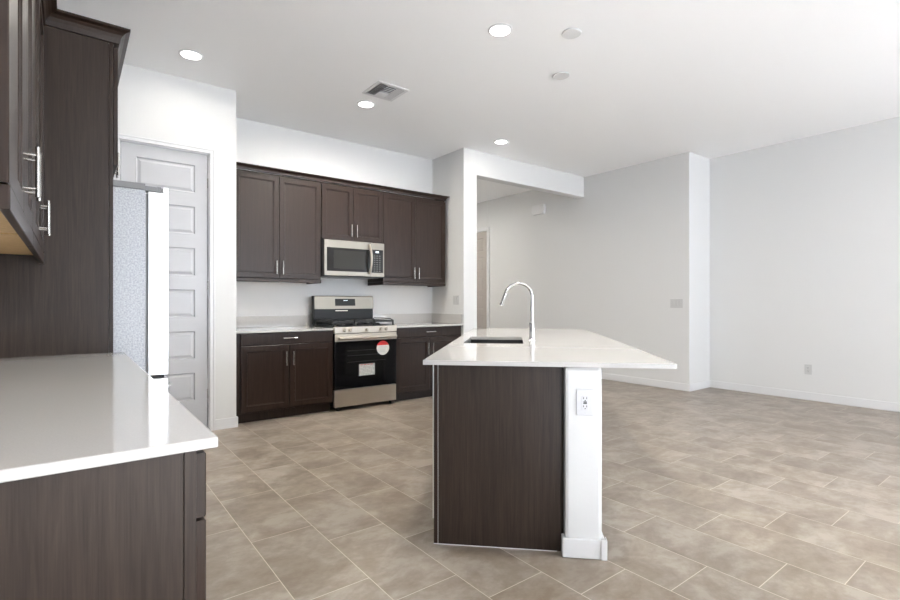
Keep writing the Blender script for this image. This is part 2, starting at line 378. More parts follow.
# ------------------------------------------------------------ cabinets (local: x 0..w, box front y=0, doors in front at -0.02, depth +y, z up)
DT = 0.02
def shaker(x0, x1, z0, z1, st=0.053, dep=0.009, flat=False, drawer=False):
    bm = bmesh.new(); e = 0.0025
    def rect(i, y): return [(x0+i, y, z0+i), (x1-i, y, z0+i), (x1-i, y, z1-i), (x0+i, y, z1-i)]
    rings = [rect(0, -0.001), rect(0, -DT+e), rect(e, -DT)]
    if not flat: rings += [rect(st, -DT), rect(st+0.002, -DT+dep*0.55), rect(st+0.009, -DT+dep*0.6), rect(st+0.011, -DT+dep)]
    vs = [[bm.verts.new(p) for p in r] for r in rings]
    for r0, r1 in zip(vs, vs[1:]):
        for i in range(4): bm.faces.new((r0[i], r0[(i+1)%4], r1[(i+1)%4], r1[i]))
    bm.faces.new(vs[-1]); bm.faces.new(vs[0][::-1]); return bm
PL = 0.145
def pull(parent, x, z, vertical=True, off=0.032, L=PL, y=-DT):
    bm = bmesh.new(); r = 0.0058; h = L/2; q = h*0.66
    if vertical:
        cyl(bm, (x, y-off, z-h), (x, y-off, z+h), r, 14, ch=0.001)
        for s in (-q, q): cyl(bm, (x, y, z+s), (x, y-off, z+s), 0.0045, 10)
    else:
        cyl(bm, (x-h, y-off, z), (x+h, y-off, z), r, 14, ch=0.001)
        for s in (-q, q): cyl(bm, (x+s, y, z), (x+s, y-off, z), 0.0045, 10)
    return obj('handle', bm, NICKEL, parent, smooth=True)
G = 0.003
def carcass(t, w_, d, z0, z1, m=WOOD, hollow=False):
    if hollow:  # sides, back, bottom and front rails around an open middle
        bm = B((0, 0, z0, 0.018, d, z1), (w_-0.018, 0, z0, w_, d, z1), (0.018, d-0.012, z0, w_-0.018, d, z1), (0.018, 0, z0, w_-0.018, d-0.012, z0+0.018), (0.018, 0, z1-0.13, w_-0.018, 0.018, z1))
    else: bm = B((0, 0, z0, w_, d, z1))
    return obj('body', bm, m, t, 0.0015)
def door_part(t, x0, x1, z0, z1, hx=None, hz=None, st=0.053):
    d = obj('door', shaker(x0+G/2, x1-G/2, z0, z1, st), WOOD, t)
    if hx is not None: pull(d, hx, hz)
    return d
def base_cabinet(label, loc, rotz, w_, d=0.60, top=0.889, fx0=0.0, fx1=0.0, group=None, drawers=False, toe=0.10, doors=2, hollow=False, name='base_cabinet'):
    t = thing(name, label, 'cabinet', loc, rotz, group)
    carcass(t, w_, d, toe, top, hollow=hollow)
    obj('toe_kick', B((0.0, 0.07, 0, w_, d, toe)), WOOD, t)
    a, b_ = fx0, w_-fx1
    if drawers:
        zs = [(0.118, 0.395), (0.401, 0.678), (0.684, top-0.012)]
        zs = [(0.118, 0.737), (0.744, top-0.012)] if drawers == 2 else zs
        for z0, z1 in zs:
            q = obj('drawer', shaker(a+G/2, b_-G/2, z0, z1, flat=(z1-z0 < 0.2)), WOOD, t); pull(q, (a+b_)/2, (z0+z1)/2 if z1-z0 < 0.2 else z1-0.05, False)
        return t
    q = obj('drawer', shaker(a+G/2, b_-G/2, 0.768, top-0.008, flat=True), WOOD, t)
    pull(q, (a+b_)/2, 0.828, False)
    m = (a+b_)/2
    if doors == 2:
        door_part(t, a, m, 0.118, 0.760, m-0.036, 0.66-0.04); door_part(t, m, b_, 0.118, 0.760, m+0.036, 0.62)
    else: door_part(t, a, b_, 0.118, 0.760, b_-0.04, 0.62)
    return t
def wall_cabinet(label, loc, rotz, w_, z0, z1, d=0.33, group=None, rail=True, fx0=0.0, fx1=0.0, rail_h=0.04, side_rail=True):
    t = thing('wall_cabinet', label, 'cabinet', loc, rotz, group)
    h = z1 - z0   # loc.z is the bottom of the doors
    obj('body', B((0, 0, 0.0, w_, d, h)), WOOD, t, 0.0015)
    a, b_ = fx0, w_-fx1; m = (a+b_)/2; top = h - 0.022
    hz = 0.045+PL/2
    door_part(t, a, m, 0.003, top, m-0.034, hz); door_part(t, m, b_, 0.003, top, m+0.034, hz)
    if rail:
        sr_ = [(0, -0.002, -rail_h, 0.018, d, -0.001), (w_-0.018, -0.002, -rail_h, w_, d, -0.001)] if side_rail else []
        obj('light_rail', B((0, -0.022, -rail_h, w_, -0.002, -0.001), *sr_), WOOD, t, 0.003)
        obj('underside', B((0.019, 0.0, -0.014, w_-0.019, d, -0.001)), RAW, t)['label'] = 'light maple underside'
    return t
KB = 'back wall base cabinets'
FY = 5.06        # face of the back base boxes
base_cabinet('dark base cabinet left of the range, drawer over two doors', (XPR+0.002, FY, 0), 0, 2.278-XPR-0.002, d=YB-FY-0.002, fx0=0.05, fx1=0.004)
base_cabinet('dark base cabinet right of the range, below the short wall light switch', (3.068, FY, 0), 0, XS0-3.068-0.002, d=YB-FY-0.002, fx0=0.006, fx1=0.03)
UY = 5.33
ZD, ZT = 1.446, 2.556
wall_cabinet('tall dark wall cabinet beside the pantry wall, left of the microwave', (XPR+0.002, UY, ZD), 0, 2.256-XPR-0.002, ZD, ZT, YB-UY-0.002, fx0=0.045, fx1=0.004)
wall_cabinet('short dark wall cabinet directly above the microwave', (2.258, UY, 1.912), 0, 0.792, 1.912, ZT, YB-UY-0.002, rail=False)
wall_cabinet('dark wall cabinet right of the microwave, near the short wall', (3.052, UY, ZD), 0, 0.958, ZD, ZT, YB-UY-0.002)
def crown_prof(pr, hh):
    return [(0, 0), (0.006, 0.0), (0.007, hh*0.10), (pr*0.16, hh*0.16), (pr*0.22, hh*0.36), (pr*0.38, hh*0.56), (pr*0.62, hh*0.73), (pr*0.93, hh*0.83), (pr, hh*0.85), (pr, hh), (-0.018, hh), (-0.018, 0.0)]
def crown_run(name, label, pts, dirs, z, pr, hh, m=WOOD):
    """moulding swept along pts (x,y); dirs: outward mitre vector per point"""
    bm = bmesh.new(); prof = crown_prof(pr, hh)
    rings = [[Vector((x + dx*p, y + dy*p, z + q)) for p, q in prof] for (x, y), (dx, dy) in zip(pts, dirs)]
    ring_cyl(bm, rings); o = obj(name, bm, m, None)
    return tag(o, label, 'moulding')
cf = UY - DT
crown_run('crown_molding', 'dark crown moulding along the top of the back wall cabinets', [(XPR+0.004, cf), (4.01, cf), (4.01, YB-0.004)], [(0, -1), (1, -1), (1, 0)], ZT+0.001, 0.042, 0.052)

# left run: local -y faces +x  -> rotz = +90deg, local x = world y
BXF = 0.208
LB = 1.13
base_cabinet('dark drawer base cabinet with bare end panel under the near counter', (BXF, LB, 0), PI/2, 0.72, d=BXF-XL-0.002, drawers=2)
base_cabinet('dark base cabinet in the middle under the near counter', (BXF, LB+0.722, 0), PI/2, 0.74, d=BXF-XL-0.002)
base_cabinet('dark base cabinet under the near counter, against the tall panel', (BXF, LB+1.464, 0), PI/2, 3.328-LB-1.464, d=BXF-XL-0.002)
tag(obj('end_panel', B((XL+0.001, LB-0.008, 0, 0.184, LB-0.001, 0.889), (0.1855, LB-0.006, 0, BXF, LB-0.001, 0.889)), PANEL, None, 0.001),
    'dark wood-grain end panel facing out below the near white counter', 'panel')
UXF = -0.122
ZLT = 2.633
for i, (y0, y1, lb) in enumerate(((1.43, 2.329, 'dark wall cabinet at the left edge of the view, the nearer of two'), (2.331, 3.328, 'dark wall cabinet on the left, between its neighbour and the tall panel'))):
    t = wall_cabinet(lb, (UXF, y0, ZD), PI/2, y1-y0, ZD, ZLT, UXF-XL-0.002, rail_h=0.055, side_rail=False)
# tall panel and the deep cabinet over the refrigerator
t = thing('refrigerator_surround', 'tall dark panel and deep cabinet enclosing the refrigerator', 'cabinet', (XL, 3.33, 0))
obj('side_panel', B((0.001, 0, 0, 0.596, 0.022, ZLT)), PANEL, t, 0.001)
obj('face_frame', B((0.598, 0, 0, 0.617, 0.022, ZLT)), WOOD, t, 0.001)
obj('body', B((0.001, 0.0235, 1.955, 0.617, 0.985, ZLT)), WOOD, t)
obj('side_panel', B((0.001, 0.987, 0, 0.617, 1.009, ZLT)), PANEL, t, 0.001)
for a, b_, hx in ((0.004, 0.503, 0.465), (0.505, 1.005, 0.543)):
    bm = shaker(a, b_, 1.957, ZLT-0.02)
    bmesh.ops.transform(bm, matrix=Matrix.Translation((0.619, 0, 0)) @ Matrix.Rotation(PI/2, 4, 'Z'), verts=bm.verts)
    d_ = obj('door', bm, WOOD, t)
    bm = bmesh.new(); cyl(bm, (0.639+0.032, hx, 2.0), (0.639+0.032, hx, 2.145), 0.0058, 14)
    for z in (2.025, 2.12): cyl(bm, (0.639, hx, z), (0.671, hx, z), 0.0045, 10)
    obj('handle', bm, NICKEL, d_, smooth=True)
ux = UXF + DT
crown_run('crown_molding', 'dark crown moulding over the near left wall cabinets and tall panel', [(XL+0.004, 1.43), (ux, 1.43), (ux, 3.33), (0.219, 3.33), (0.219, 4.339), (XL+0.004, 4.339)],
          [(0, -1), (1, -1), (1, -1), (1, -1), (1, 1), (0, 1)], ZLT+0.001, 0.055, 0.078)

# ------------------------------------------------------------ worktops
CT, CB = 0.912, 0.890
tag(obj('countertop', B((XL+0.002, 1.105, CB, 0.246, 3.329, CT)), QUARTZ, None, 0.003), 'white quartz countertop in the lower left foreground', 'countertop')
tag(obj('countertop', B((XPR+0.002, 5.02, CB, 2.277, YB-0.002, CT)), QUARTZ, None, 0.003), 'white quartz countertop left of the range', 'countertop')
tag(obj('countertop', B((3.065, 5.02, CB, XS0-0.002, YB-0.002, CT)), QUARTZ, None, 0.003), 'white quartz countertop right of the range', 'countertop')
BS = CT + 0.125
tag(obj('backsplash', B((XPR+0.002, YB-0.015, CT+0.001, 2.277, YB-0.002, BS)), QUARTZ, None, 0.002), 'low white quartz backsplash strip left of the range', 'backsplash')
tag(obj('backsplash', B((3.065, YB-0.015, CT+0.001, XS0-0.017, YB-0.002, BS), (XS0-0.016, 5.03, CT+0.001, XS0-0.002, YB-0.002, BS)), QUARTZ, None, 0.002), 'low white quartz backsplash strip turning the corner right of the range', 'backsplash')
tag(obj('backsplash', B((XL+0.002, 1.105, CT+0.001, XL+0.016, 3.329, BS)), QUARTZ, None, 0.002), 'low white quartz backsplash strip on the left wall', 'backsplash')

# ------------------------------------------------------------ range
RW = 0.784
t = thing('gas_range', 'stainless steel gas range with black oven door and stickers', 'stove', (2.280, 5.03, 0))
obj('body', B((0.004, 0.03, 0.05, RW-0.004, 0.60, 0.905)), BENAMEL, t, 0.002)
for x in (0.06, RW-0.06):
    for y in (0.03, 0.52): bm = bmesh.new(); cyl(bm, (x, y, 0), (x, y, 0.049), 0.018, 14); obj('foot', bm, BENAMEL, t, smooth=True)
obj('storage_drawer', B((0.004, -0.012, 0.045, RW-0.004, 0.03, 0.232)), STEEL, t, 0.003)
dr = obj('oven_door', B((0.004, -0.018, 0.240, RW-0.004, 0.03, 0.845)), BGLASS, t, 0.003)
obj('door_trim', B((0.004, -0.024, 0.762, RW-0.004, -0.0185, 0.845)), STEEL, dr, 0.002)
bm = bmesh.new()
cyl(bm, (0.03, -0.068, 0.800), (RW-0.03, -0.068, 0.800), 0.017, 20, ch=0.004)
for x in (0.06, RW-0.06): box(bm, x-0.014, -0.062, 0.79, x+0.014, -0.024, 0.81)
obj('handle', bm, STEEL, dr, smooth=True)
# inner oven window with rack lines
obj('oven_window', B((0.13, -0.0192, 0.40, RW-0.13, -0.0182, 0.70)), mat('oven_window_tint', (0.012, 0.012, 0.012), 0.05)[0], dr)
rk = bmesh.new()
for z in (0.53, 0.60, 0.655): box(rk, 0.15, -0.0197, z, RW-0.15, -0.0193, z+0.003)
obj('oven_rack', rk, mat('rack_dim', (0.05, 0.05, 0.05), 0.4)[0], dr)
# round sticker, red top third
def disc_seg(cx, cz, r, a0, a1, y0, y1, n=40):
    bm = bmesh.new(); pts = [(cx + r*math.cos(a0+(a1-a0)*i/n), cz + r*math.sin(a0+(a1-a0)*i/n)) for i in range(n+1)]
    if abs(a1-a0-2*PI) < 1e-6: pts = pts[:-1]
    prism(bm, pts, lambda s, p, q: (p, (y0, y1)[s], q)); return bm
sc = (0.598, 0.668); sr = 0.082
st = obj('round_sticker', disc_seg(*sc, sr, math.radians(22), math.radians(22-224), -0.0205, -0.0187), WPAPER, dr)
obj('sticker_header', disc_seg(*sc, sr, math.radians(22), math.radians(158), -0.0205, -0.0187), RED, st)['label'] = 'red top of round sticker'
bm = bmesh.new()
for i in range(5): box(bm, sc[0]-0.05+0.004*i, -0.0212, sc[1]+0.010-0.014*i, sc[0]+0.05-0.006*i, -0.0206, sc[1]+0.013-0.014*i)
obj('sticker_print', bm, GPAPER, st)
lb = obj('paper_label', B((0.292, -0.0205, 0.37, 0.492, -0.0187, 0.50)), GPAPER, dr)
bm = bmesh.new(); bm2 = bmesh.new(); random.seed(4)
for i in range(7):
    x = 0.302
    while x < 0.47:
        l = random.uniform(0.012, 0.05); box(bm, x, -0.0212, 0.380+0.0155*i, min(x+l, 0.482), -0.0206, 0.386+0.0155*i); x += l + 0.008
for i in range(4): box(bm2, 0.31+0.042*i, -0.0212, 0.4880, 0.34+0.042*i, -0.0206, 0.495)
obj('label_print', bm, WPAPER, lb); obj('label_heading', bm2, RINK, lb)
# control panel, knobs
cp = obj('control_panel', B((0.0, -0.022, 0.850, RW, 0.020, 0.922)), STEEL, t, 0.004)
for x in (0.118, 0.185, 0.391, 0.570, 0.640):
    bm = bmesh.new(); cyl(bm, (x, -0.022, 0.887), (x, -0.030, 0.887), 0.024, 24); cyl(bm, (x, -0.030, 0.887), (x, -0.052, 0.887), 0.020, 24, 0.0175, 0.001)
    box(bm, x-0.004, -0.060, 0.870, x+0.004, -0.050, 0.904)
    obj('knob', bm, STEEL, t, smooth=True)
obj('cooktop', B((0.0, 0.021, 0.905, RW, 0.545, 0.926)), BENAMEL, t, 0.003)
for cx, cy, r in ((0.16, 0.17, 0.05), (0.16, 0.42, 0.038), (0.39, 0.30, 0.055), (0.62, 0.17, 0.045), (0.62, 0.42, 0.038)):
    bm = bmesh.new(); lathe(bm, (cx, cy, 0.925), [(r, 0), (r, 0.012), (r*0.8, 0.016), (r*0.8, 0.024), (r*0.7, 0.027)])
    obj('burner', bm, IRON, t, smooth=True)
for gx0, gx1 in ((0.008, 0.262), (0.268, 0.514), (0.520, 0.776)):
    bm = bmesh.new(); z0, z1, q = 0.964, 0.984, 0.007
    for x in (gx0+q, gx1-q): box(bm, x-q, 0.035, z0, x+q, 0.53, z1)
    for y in (0.042, 0.30, 0.524): box(bm, gx0, y-q, z0, gx1, y+q, z1)
    cxm = (gx0+gx1)/2
    for yc in (0.19, 0.41):
        for a in range(4):
            ca, sa = math.cos(a*PI/2+PI/4), math.sin(a*PI/2+PI/4)
            p0 = Vector((cxm+0.03*ca, yc+0.03*sa, z1-0.006)); p1 = Vector((cxm+0.115*ca, yc+0.11*sa, z1-0.006))
            cyl(bm, p0, p1, 0.0055, 8)
    for x in (gx0+q, gx1-q):
        for y in (0.042, 0.524): box(bm, x-q, y-q, 0.925, x+q, y+q, z0)
    # raised end rails
    for x in (gx0+q,) if gx0 < 0.1 else ((gx1-q,) if gx1 > 0.7 else ()):
        tube(bm, [(x, 0.042, 0.982), (x, 0.10, 0.998), (x, 0.30, 1.000), (x, 0.50, 0.998), (x, 0.524, 0.982)], 0.006, 8)
    obj('grate', bm, IRON, t)
bm = B((0.004, 0.548, 0.905, RW-0.004, 0.605, 1.118)); bg = obj('backguard', bm, BENAMEL, t, 0.003)
bm = bmesh.new(); prism(bm, [(0.535, 1.112), (0.550, 1.262), (0.558, 1.270), (0.610, 1.270), (0.610, 1.112)], lambda s, p, q: ((0.003, RW-0.003)[s], p, q))
obj('backguard_panel', bm, STEEL_DIM, bg, 0.002)
obj('end_cap', B((-0.004, 0.54, 0.93, 0.0025, 0.612, 1.268)), BENAMEL, bg, 0.002)
bm = bmesh.new(); prism(bm, [(0.537, 1.150), (0.5462, 1.235), (0.550, 1.235), (0.550, 1.150)], lambda s, p, q: ((0.262, 0.528)[s], p-0.0012, q))
dp = obj('display', bm, BENAMEL, bg)
bm = bmesh.new()
for dx in (0.375, 0.388, 0.404, 0.417): box(bm, dx, 0.5425, 1.203, dx+0.008, 0.5435, 1.217)
obj('display_digits', bm, DIGIT, dp)
obj('control_slot', B((0.27, 0.5465, 1.086, 0.43, 0.5475, 1.096)), STEEL, bg)

# ------------------------------------------------------------ microwave
t = thing('microwave', 'stainless over-the-range microwave hung under the short cabinet', 'microwave', (2.266, 5.25, 1.485))
MW, MH = 0.768, 0.418
obj('body', B((0.003, 0.03, 0.0, MW-0.003, YB-5.25-0.003, MH)), GREYP, t, 0.003)
d_ = obj('door', B((0, 0, 0.012, 0.578, 0.028, MH)), STEEL_DIM, t, 0.004)
obj('window', B((0.030, -0.0035, 0.062, 0.572, -0.0005, MH-0.088)), MGLASS, d_, 0.001)
obj('window_mesh', B((0.110, -0.0045, 0.092, 0.500, -0.0036, MH-0.115)), mat('microwave_mesh', (0.024, 0.022, 0.019), 0.25, 0, 0.2)[0], d_)
bm = bmesh.new(); pts = []
for i in range(13):
    f_ = i/12; z = 0.045 + f_*(MH-0.075); pts.append((0.562, -0.014 - 0.050*math.sin(PI*f_), z))
tube(bm, pts, [0.014]*13, 12)
for z in (0.05, MH-0.035): cyl(bm, (0.562, 0.002, z), (0.562, -0.02, z), 0.008, 10)
obj('handle', bm, STEEL, d_, smooth=True)
c_ = obj('control_panel', B((0.580, 0, 0.012, MW, 0.028, MH)), STEEL_DIM, t, 0.004)
k_ = obj('keypad', B((0.596, -0.003, 0.062, MW-0.018, -0.0005, MH-0.082)), BENAMEL, c_, 0.001)
obj('clock_display', B((0.650, -0.0042, MH-0.118, 0.690, -0.0031, MH-0.102)), DIGIT, k_)
bm = bmesh.new()
for r_ in range(8):
    for cc in range(3): box(bm, 0.622+cc*0.036, -0.0040, 0.076+r_*0.026, 0.642+cc*0.036, -0.0031, 0.084+r_*0.026)
obj('buttons', bm, mat('button_grey', (0.16, 0.16, 0.15), 0.5)[0], k_)
obj('vent_grille', B((0.003, 0.002, 0.0, MW-0.003, 0.029, 0.010)), BENAMEL, t)

# ------------------------------------------------------------ refrigerator (faces +x, seen from its side)
t = thing('refrigerator', 'stainless refrigerator beyond the tall dark panel, seen side-on', 'refrigerator', (-0.38, 3.366, 0))
FD, FW, FH = 0.735, 0.93, 1.845
obj('body', B((0, 0, 0.03, FD, FW, FH)), FSIDE, t, 0.004)
obj('top_trim', B((0.30, 0.0, FH, FD, FW, FH+0.038)), GREYP, t, 0.003)
obj('kick_grille', B((0.1, 0.02, 0.0, FD-0.02, FW-0.02, 0.03)), BENAMEL, t)
obj('door_gasket', B((FD, 0.012, 0.06, FD+0.012, FW-0.012, FH-0.02)), GREYP, t)
for y0, y1, hy in ((0.0, FW/2-0.003, FW/2-0.05), (FW/2+0.003, FW, FW/2+0.05)):
    bm = B((FD+0.012, y0, 0.762, FD+0.118, y1, FH-0.006), (FD+0.088, y0, FH-0.0065, FD+0.118, y1, FH+0.028))
    d_ = obj('door', bm, STEEL_F, t, 0.004)
    bm = bmesh.new(); hx = FD+0.165
    tube(bm, [(FD+0.118, hy, 0.88), (hx-0.01, hy, 0.885), (hx, hy, 0.91), (hx, hy, 1.60), (hx-0.01, hy, 1.625), (FD+0.118, hy, 1.63)], 0.011, 12)
    obj('handle', bm, STEEL_F, d_, smooth=True)
d_ = obj('freezer_drawer', B((FD+0.012, 0.0, 0.06, FD+0.118, FW, 0.742)), STEEL_F, t, 0.006)
bm = bmesh.new(); tube(bm, [(FD+0.118, 0.22, 0.66), (FD+0.150, 0.225, 0.66), (FD+0.155, 0.25, 0.66), (FD+0.155, FW-0.25, 0.66), (FD+0.150, FW-0.225, 0.66), (FD+0.118, FW-0.22, 0.66)], 0.011, 12)
obj('handle', bm, STEEL_F, d_, smooth=True)
for y in (0.0, FW-0.07):
    obj('hinge_cover', B((FD-0.002, y, FH-0.005, FD+0.060, y+0.07, FH+0.026), (FD+0.060, y+0.01, FH-0.003, FD+0.082, y+0.05, FH+0.030)), GREYP, t, 0.003)
obj('center_hinge', B((FD+0.012, 0.002, 0.744, FD+0.095, 0.05, 0.760)), BENAMEL, t, 0.002)

# ------------------------------------------------------------ island (frame rotated -45 degrees: local x = a to the right, local y = b away)
IR = -PI/4
def IW(a, b_, z=0.0): s = math.sqrt(0.5); return ((a+b_)*s, (b_-a)*s, z)
A0, A1, Bn, Bf = -0.438, 0.728, 2.352, 5.36
CABL, PANR = -0.395, 0.222
PB = 2.42
SA0, SA1, SB0, SB1 = -0.350, 0.060, 3.375, 4.02
# worktop with the sink cut-out (nine-patch minus the centre)
bm = bmesh.new(); xs_ = [A0, SA0, SA1, A1]; ys_ = [Bn, SB0, SB1, Bf]
for (zz, flip) in ((CT, False), (CB, True)):
    V = [[bm.verts.new((x, y, zz)) for y in ys_] for x in xs_]
    for i in range(3):
        for j in range(3):
            if i == 1 and j == 1: continue
            f_ = (V[i][j], V[i+1][j], V[i+1][j+1], V[i][j+1]); bm.faces.new(f_[::-1] if flip else f_)
    if not flip: VT = V
    else: VB = V
def side(idx):
    for (i, j), (k, l) in zip(idx, idx[1:] + idx[:1]): bm.faces.new((VT[i][j], VB[i][j], VB[k][l], VT[k][l]))
side([(0,0),(1,0),(2,0),(3,0),(3,1),(3,2),(3,3),(2,3),(1,3),(0,3),(0,2),(0,1)])
side([(1,1),(1,2),(2,2),(2,1)])
o = obj('countertop', bm, QUARTZ, None, 0, rotz=IR); tag(o, 'large white quartz island countertop with a sink and overhang', 'countertop')
# pony wall
struct('wall_island', B((0.235, 2.375, 0, 0.404, Bf-0.06, CB-0.001)), WALL, 0.016, rotz=IR, label='white half wall carrying the island counter')
struct('baseboard_island', B((0.235-0.014, 2.375-0.014, 0, 0.404+0.014, 2.375, 0.09), (0.404, 2.375, 0, 0.404+0.014, Bf-0.06, 0.09), (0.221, 2.375, 0, 0.235, PB-0.003, 0.09)), TRIM, 0.005, rotz=IR, label='white baseboard around the island half wall')
struct('trim_4', B((0.396, 2.375-0.020, 0, 0.404+0.020, 2.375-0.0145, 0.094), (0.4185, 2.375-0.0145, 0, 0.404+0.020, 2.375+0.02, 0.094)), TRIM, 0.003, rotz=IR, label='small white corner block on the island baseboard')
# end panel
pn = thing('island_end_panel', 'dark wood-grain panel closing the front end of the island', 'panel', IW(CABL, PB), IR)
obj('panel', B((0.021, 0, 0.0, PANR-CABL-0.002, 0.018, CB-0.001)), PANEL, pn, 0.001)
obj('corner_strip', B((0, -0.004, 0.0, 0.019, 0.018, CB-0.001)), WOOD, pn, 0.001)
obj('filler_strip', B((PANR-CABL-0.001, 0.006, 0.0, PANR-CABL+0.011, 0.018, CB-0.001)), WOOD, pn, 0.001)
obj('caulk_line', B((0.0194, -0.001, 0.0, 0.0206, 0.01, CB-0.002), (0.0, -0.007, 0.0, PANR-CABL-0.02, -0.0045, 0.003)), TRIM, pn)['label'] = 'thin white caulk bead'
# cabinets along the working side (face -a): local rot -135deg, local x = -b
IRC = -3*PI/4
def isl(b_hi): return IW(CABL, b_hi)
DEP = 0.226 - CABL
dw0, dw1 = PB+0.022, PB+0.022+0.62
t = thing('dishwasher', 'stainless dishwasher edge behind the island end panel', 'dishwasher', isl(dw1), IRC)
obj('body', B((0.004, 0.0, 0.10, 0.616, 0.58, CB-0.005)), GREYP, t)
d_ = obj('door', B((0.004, -0.012, 0.11, 0.616, -0.001, CB-0.012)), STEEL_F, t, 0.003)
bm = bmesh.new(); box(bm, 0.10, -0.020, 0.80, 0.52, -0.0125, 0.83)
obj('handle', bm, STEEL_F, d_, smooth=True)
obj('toe_kick', B((0.004, 0.05, 0, 0.616, 0.58, 0.10)), BENAMEL, t)
base_cabinet('dark island sink base cabinet under the faucet, facing the range', isl(4.14), IRC, 4.14-dw1-0.002, d=DEP, hollow=True, name='sink_base_cabinet')
base_cabinet('dark island cabinet at the far end, next to the hall', isl(Bf-0.06), IRC, Bf-0.06-4.142, d=DEP, drawers=3, name='base_cabinet')
# sink
t = thing('kitchen_sink', 'dark undermount sink set into the island countertop', 'sink', IW((SA0+SA1)/2, (SB0+SB1)/2, CB), IR)
hw, hl, dp_ = (SA1-SA0)/2+0.004, (SB1-SB0)/2+0.004, 0.22
bm = B((-hw-0.018, -hl-0.018, -0.010, -hw, hl+0.018, -0.001), (hw, -hl-0.018, -0.010, hw+0.018, hl+0.018, -0.001), (-hw, -hl-0.018, -0.010, hw, -hl, -0.001), (-hw, hl, -0.010, hw, hl+0.018, -0.001),
    (-hw-0.004, -hl-0.004, -dp_, -hw, hl+0.004, -0.010), (hw, -hl-0.004, -dp_, hw+0.004, hl+0.004, -0.010), (-hw, -hl-0.004, -dp_, hw, -hl, -0.010), (-hw, hl, -dp_, hw, hl+0.004, -0.010), (-hw-0.004, -hl-0.004, -dp_-0.004, hw+0.004, hl+0.004, -dp_))
obj('basin', bm, SINKM, t)
bm = bmesh.new(); lathe(bm, (0, 0, -dp_), [(0.045, 0.0), (0.045, 0.003), (0.03, 0.004), (0.012, 0.002)]); obj('drain', bm, CHROME, t, smooth=True)
# faucet
t = thing('kitchen_faucet', 'tall chrome gooseneck faucet standing beside the island sink', 'faucet', IW(0.128, 3.70, CT), IR)
bm = bmesh.new(); lathe(bm, (0, 0, 0), [(0.027, 0.0), (0.027, 0.006), (0.024, 0.009), (0.0205, 0.012), (0.0205, 0.125), (0.018, 0.130), (0.014, 0.134)])
obj('base', bm, CHROME, t, smooth=True)
bm = bmesh.new(); R_ = 0.098; zc = 0.322; pts = [(0, 0, 0.13), (0, 0, 0.2), (0, 0, 0.27)]
for i in range(25):
    a = math.radians(i * 160 / 24); pts.append((-R_ + R_*math.cos(a), 0, zc + R_*math.sin(a)))
lx, lz = pts[-1][0], pts[-1][2]; dx, dz = -math.sin(math.radians(160)), math.cos(math.radians(160))
obj_pts = pts + [(lx + dx*0.01, 0, lz + dz*0.01)]
tube(bm, obj_pts, 0.0115, 16); obj('spout', bm, CHROME, t, smooth=True)
bm = bmesh.new(); tube(bm, [(lx + dx*s, 0, lz + dz*s) for s in (0.008, 0.02, 0.07, 0.105)], [0.0118, 0.0125, 0.013, 0.0135], 16)
obj('spray_head', bm, CHROME, t, smooth=True)
bm = bmesh.new(); cyl(bm, (0.012, 0.016, 0.075), (0.014, 0.045, 0.075), 0.0125, 16); tube(bm, [(0.014, 0.038, 0.08), (0.010, 0.060, 0.12), (0.006, 0.075, 0.15)], [0.0065, 0.0055, 0.005], 10)
obj('lever_handle', bm, CHROME, t, smooth=True)
# ------------------------------------------------------------ electrical plates (local: face -y, centred)
def plate(name, label, cat, loc, rotz, w_, h_, m=PLASTIC):
    t = thing(name, label, cat, loc, rotz)
    obj('cover_plate', B((-w_/2, -0.008, -h_/2, w_/2, -0.0005, h_/2)), m, t, 0.003); return t
def outlet(label, loc, rotz, gfci=False, m=PLASTIC):
    t = plate('wall_outlet', label, 'outlet', loc, rotz, 0.078, 0.122, m)
    r_ = obj('receptacle', B((-0.017, -0.0115, -0.034, 0.017, -0.0082, 0.034)), m, t, 0.001)
    for zc in (0.019, -0.019):
        for x in (-0.007, 0.007): obj('slot', B((x-0.0014, -0.0122, zc-0.0025, x+0.0014, -0.0116, zc+0.006)), SLOT, r_)
        bm = bmesh.new(); cyl(bm, (0, -0.0116, zc-0.009), (0, -0.0122, zc-0.009), 0.0027, 10); obj('ground_hole', bm, SLOT, r_)
    if gfci:
        for z in (-0.0055, 0.0008): obj('test_button', B((-0.008, -0.0130, z, 0.008, -0.0117, z+0.0047)), SLOT, r_)
    for z in (-0.048, 0.048): bm = bmesh.new(); cyl(bm, (0, -0.008, z), (0, -0.0093, z), 0.003, 10); obj('screw', bm, PLASTIC2, t)
    return t
def switch(label, loc, rotz, gangs, m=PLASTIC):
    w_ = 0.078 + 0.048*(gangs-1)
    t = plate('light_switch', label, 'switch', loc, rotz, w_, 0.122, m)
    for i in range(gangs):
        x = (i-(gangs-1)/2)*0.048
        bm = bmesh.new(); prism(bm, [(-0.0082, -0.034), (-0.0105, -0.034), (-0.0145, 0.034), (-0.0082, 0.034)], lambda s, p, q: ((x-0.016, x+0.016)[s], p, q))
        obj('rocker', bm, m, t, 0.001)
    return t
outlet('white outlet with black buttons on the island half wall', IW(0.325, 2.375, 0.725), IR, True, mat('outlet_white', (0.60, 0.60, 0.61), 0.3)[0])
outlet('white outlet low on the long right wall', (XR, 2.125, 0.375), -PI/2, m=PLASTIC2)
switch('three-gang light switch on the wall beside the projecting corner', (XH, 3.475, 1.178), -PI/2, 3, PLASTIC2)
switch('two-gang light switch on the short wall above the counter corner', (XS0, 5.165, 1.225), -PI/2, 2, PLASTIC2)

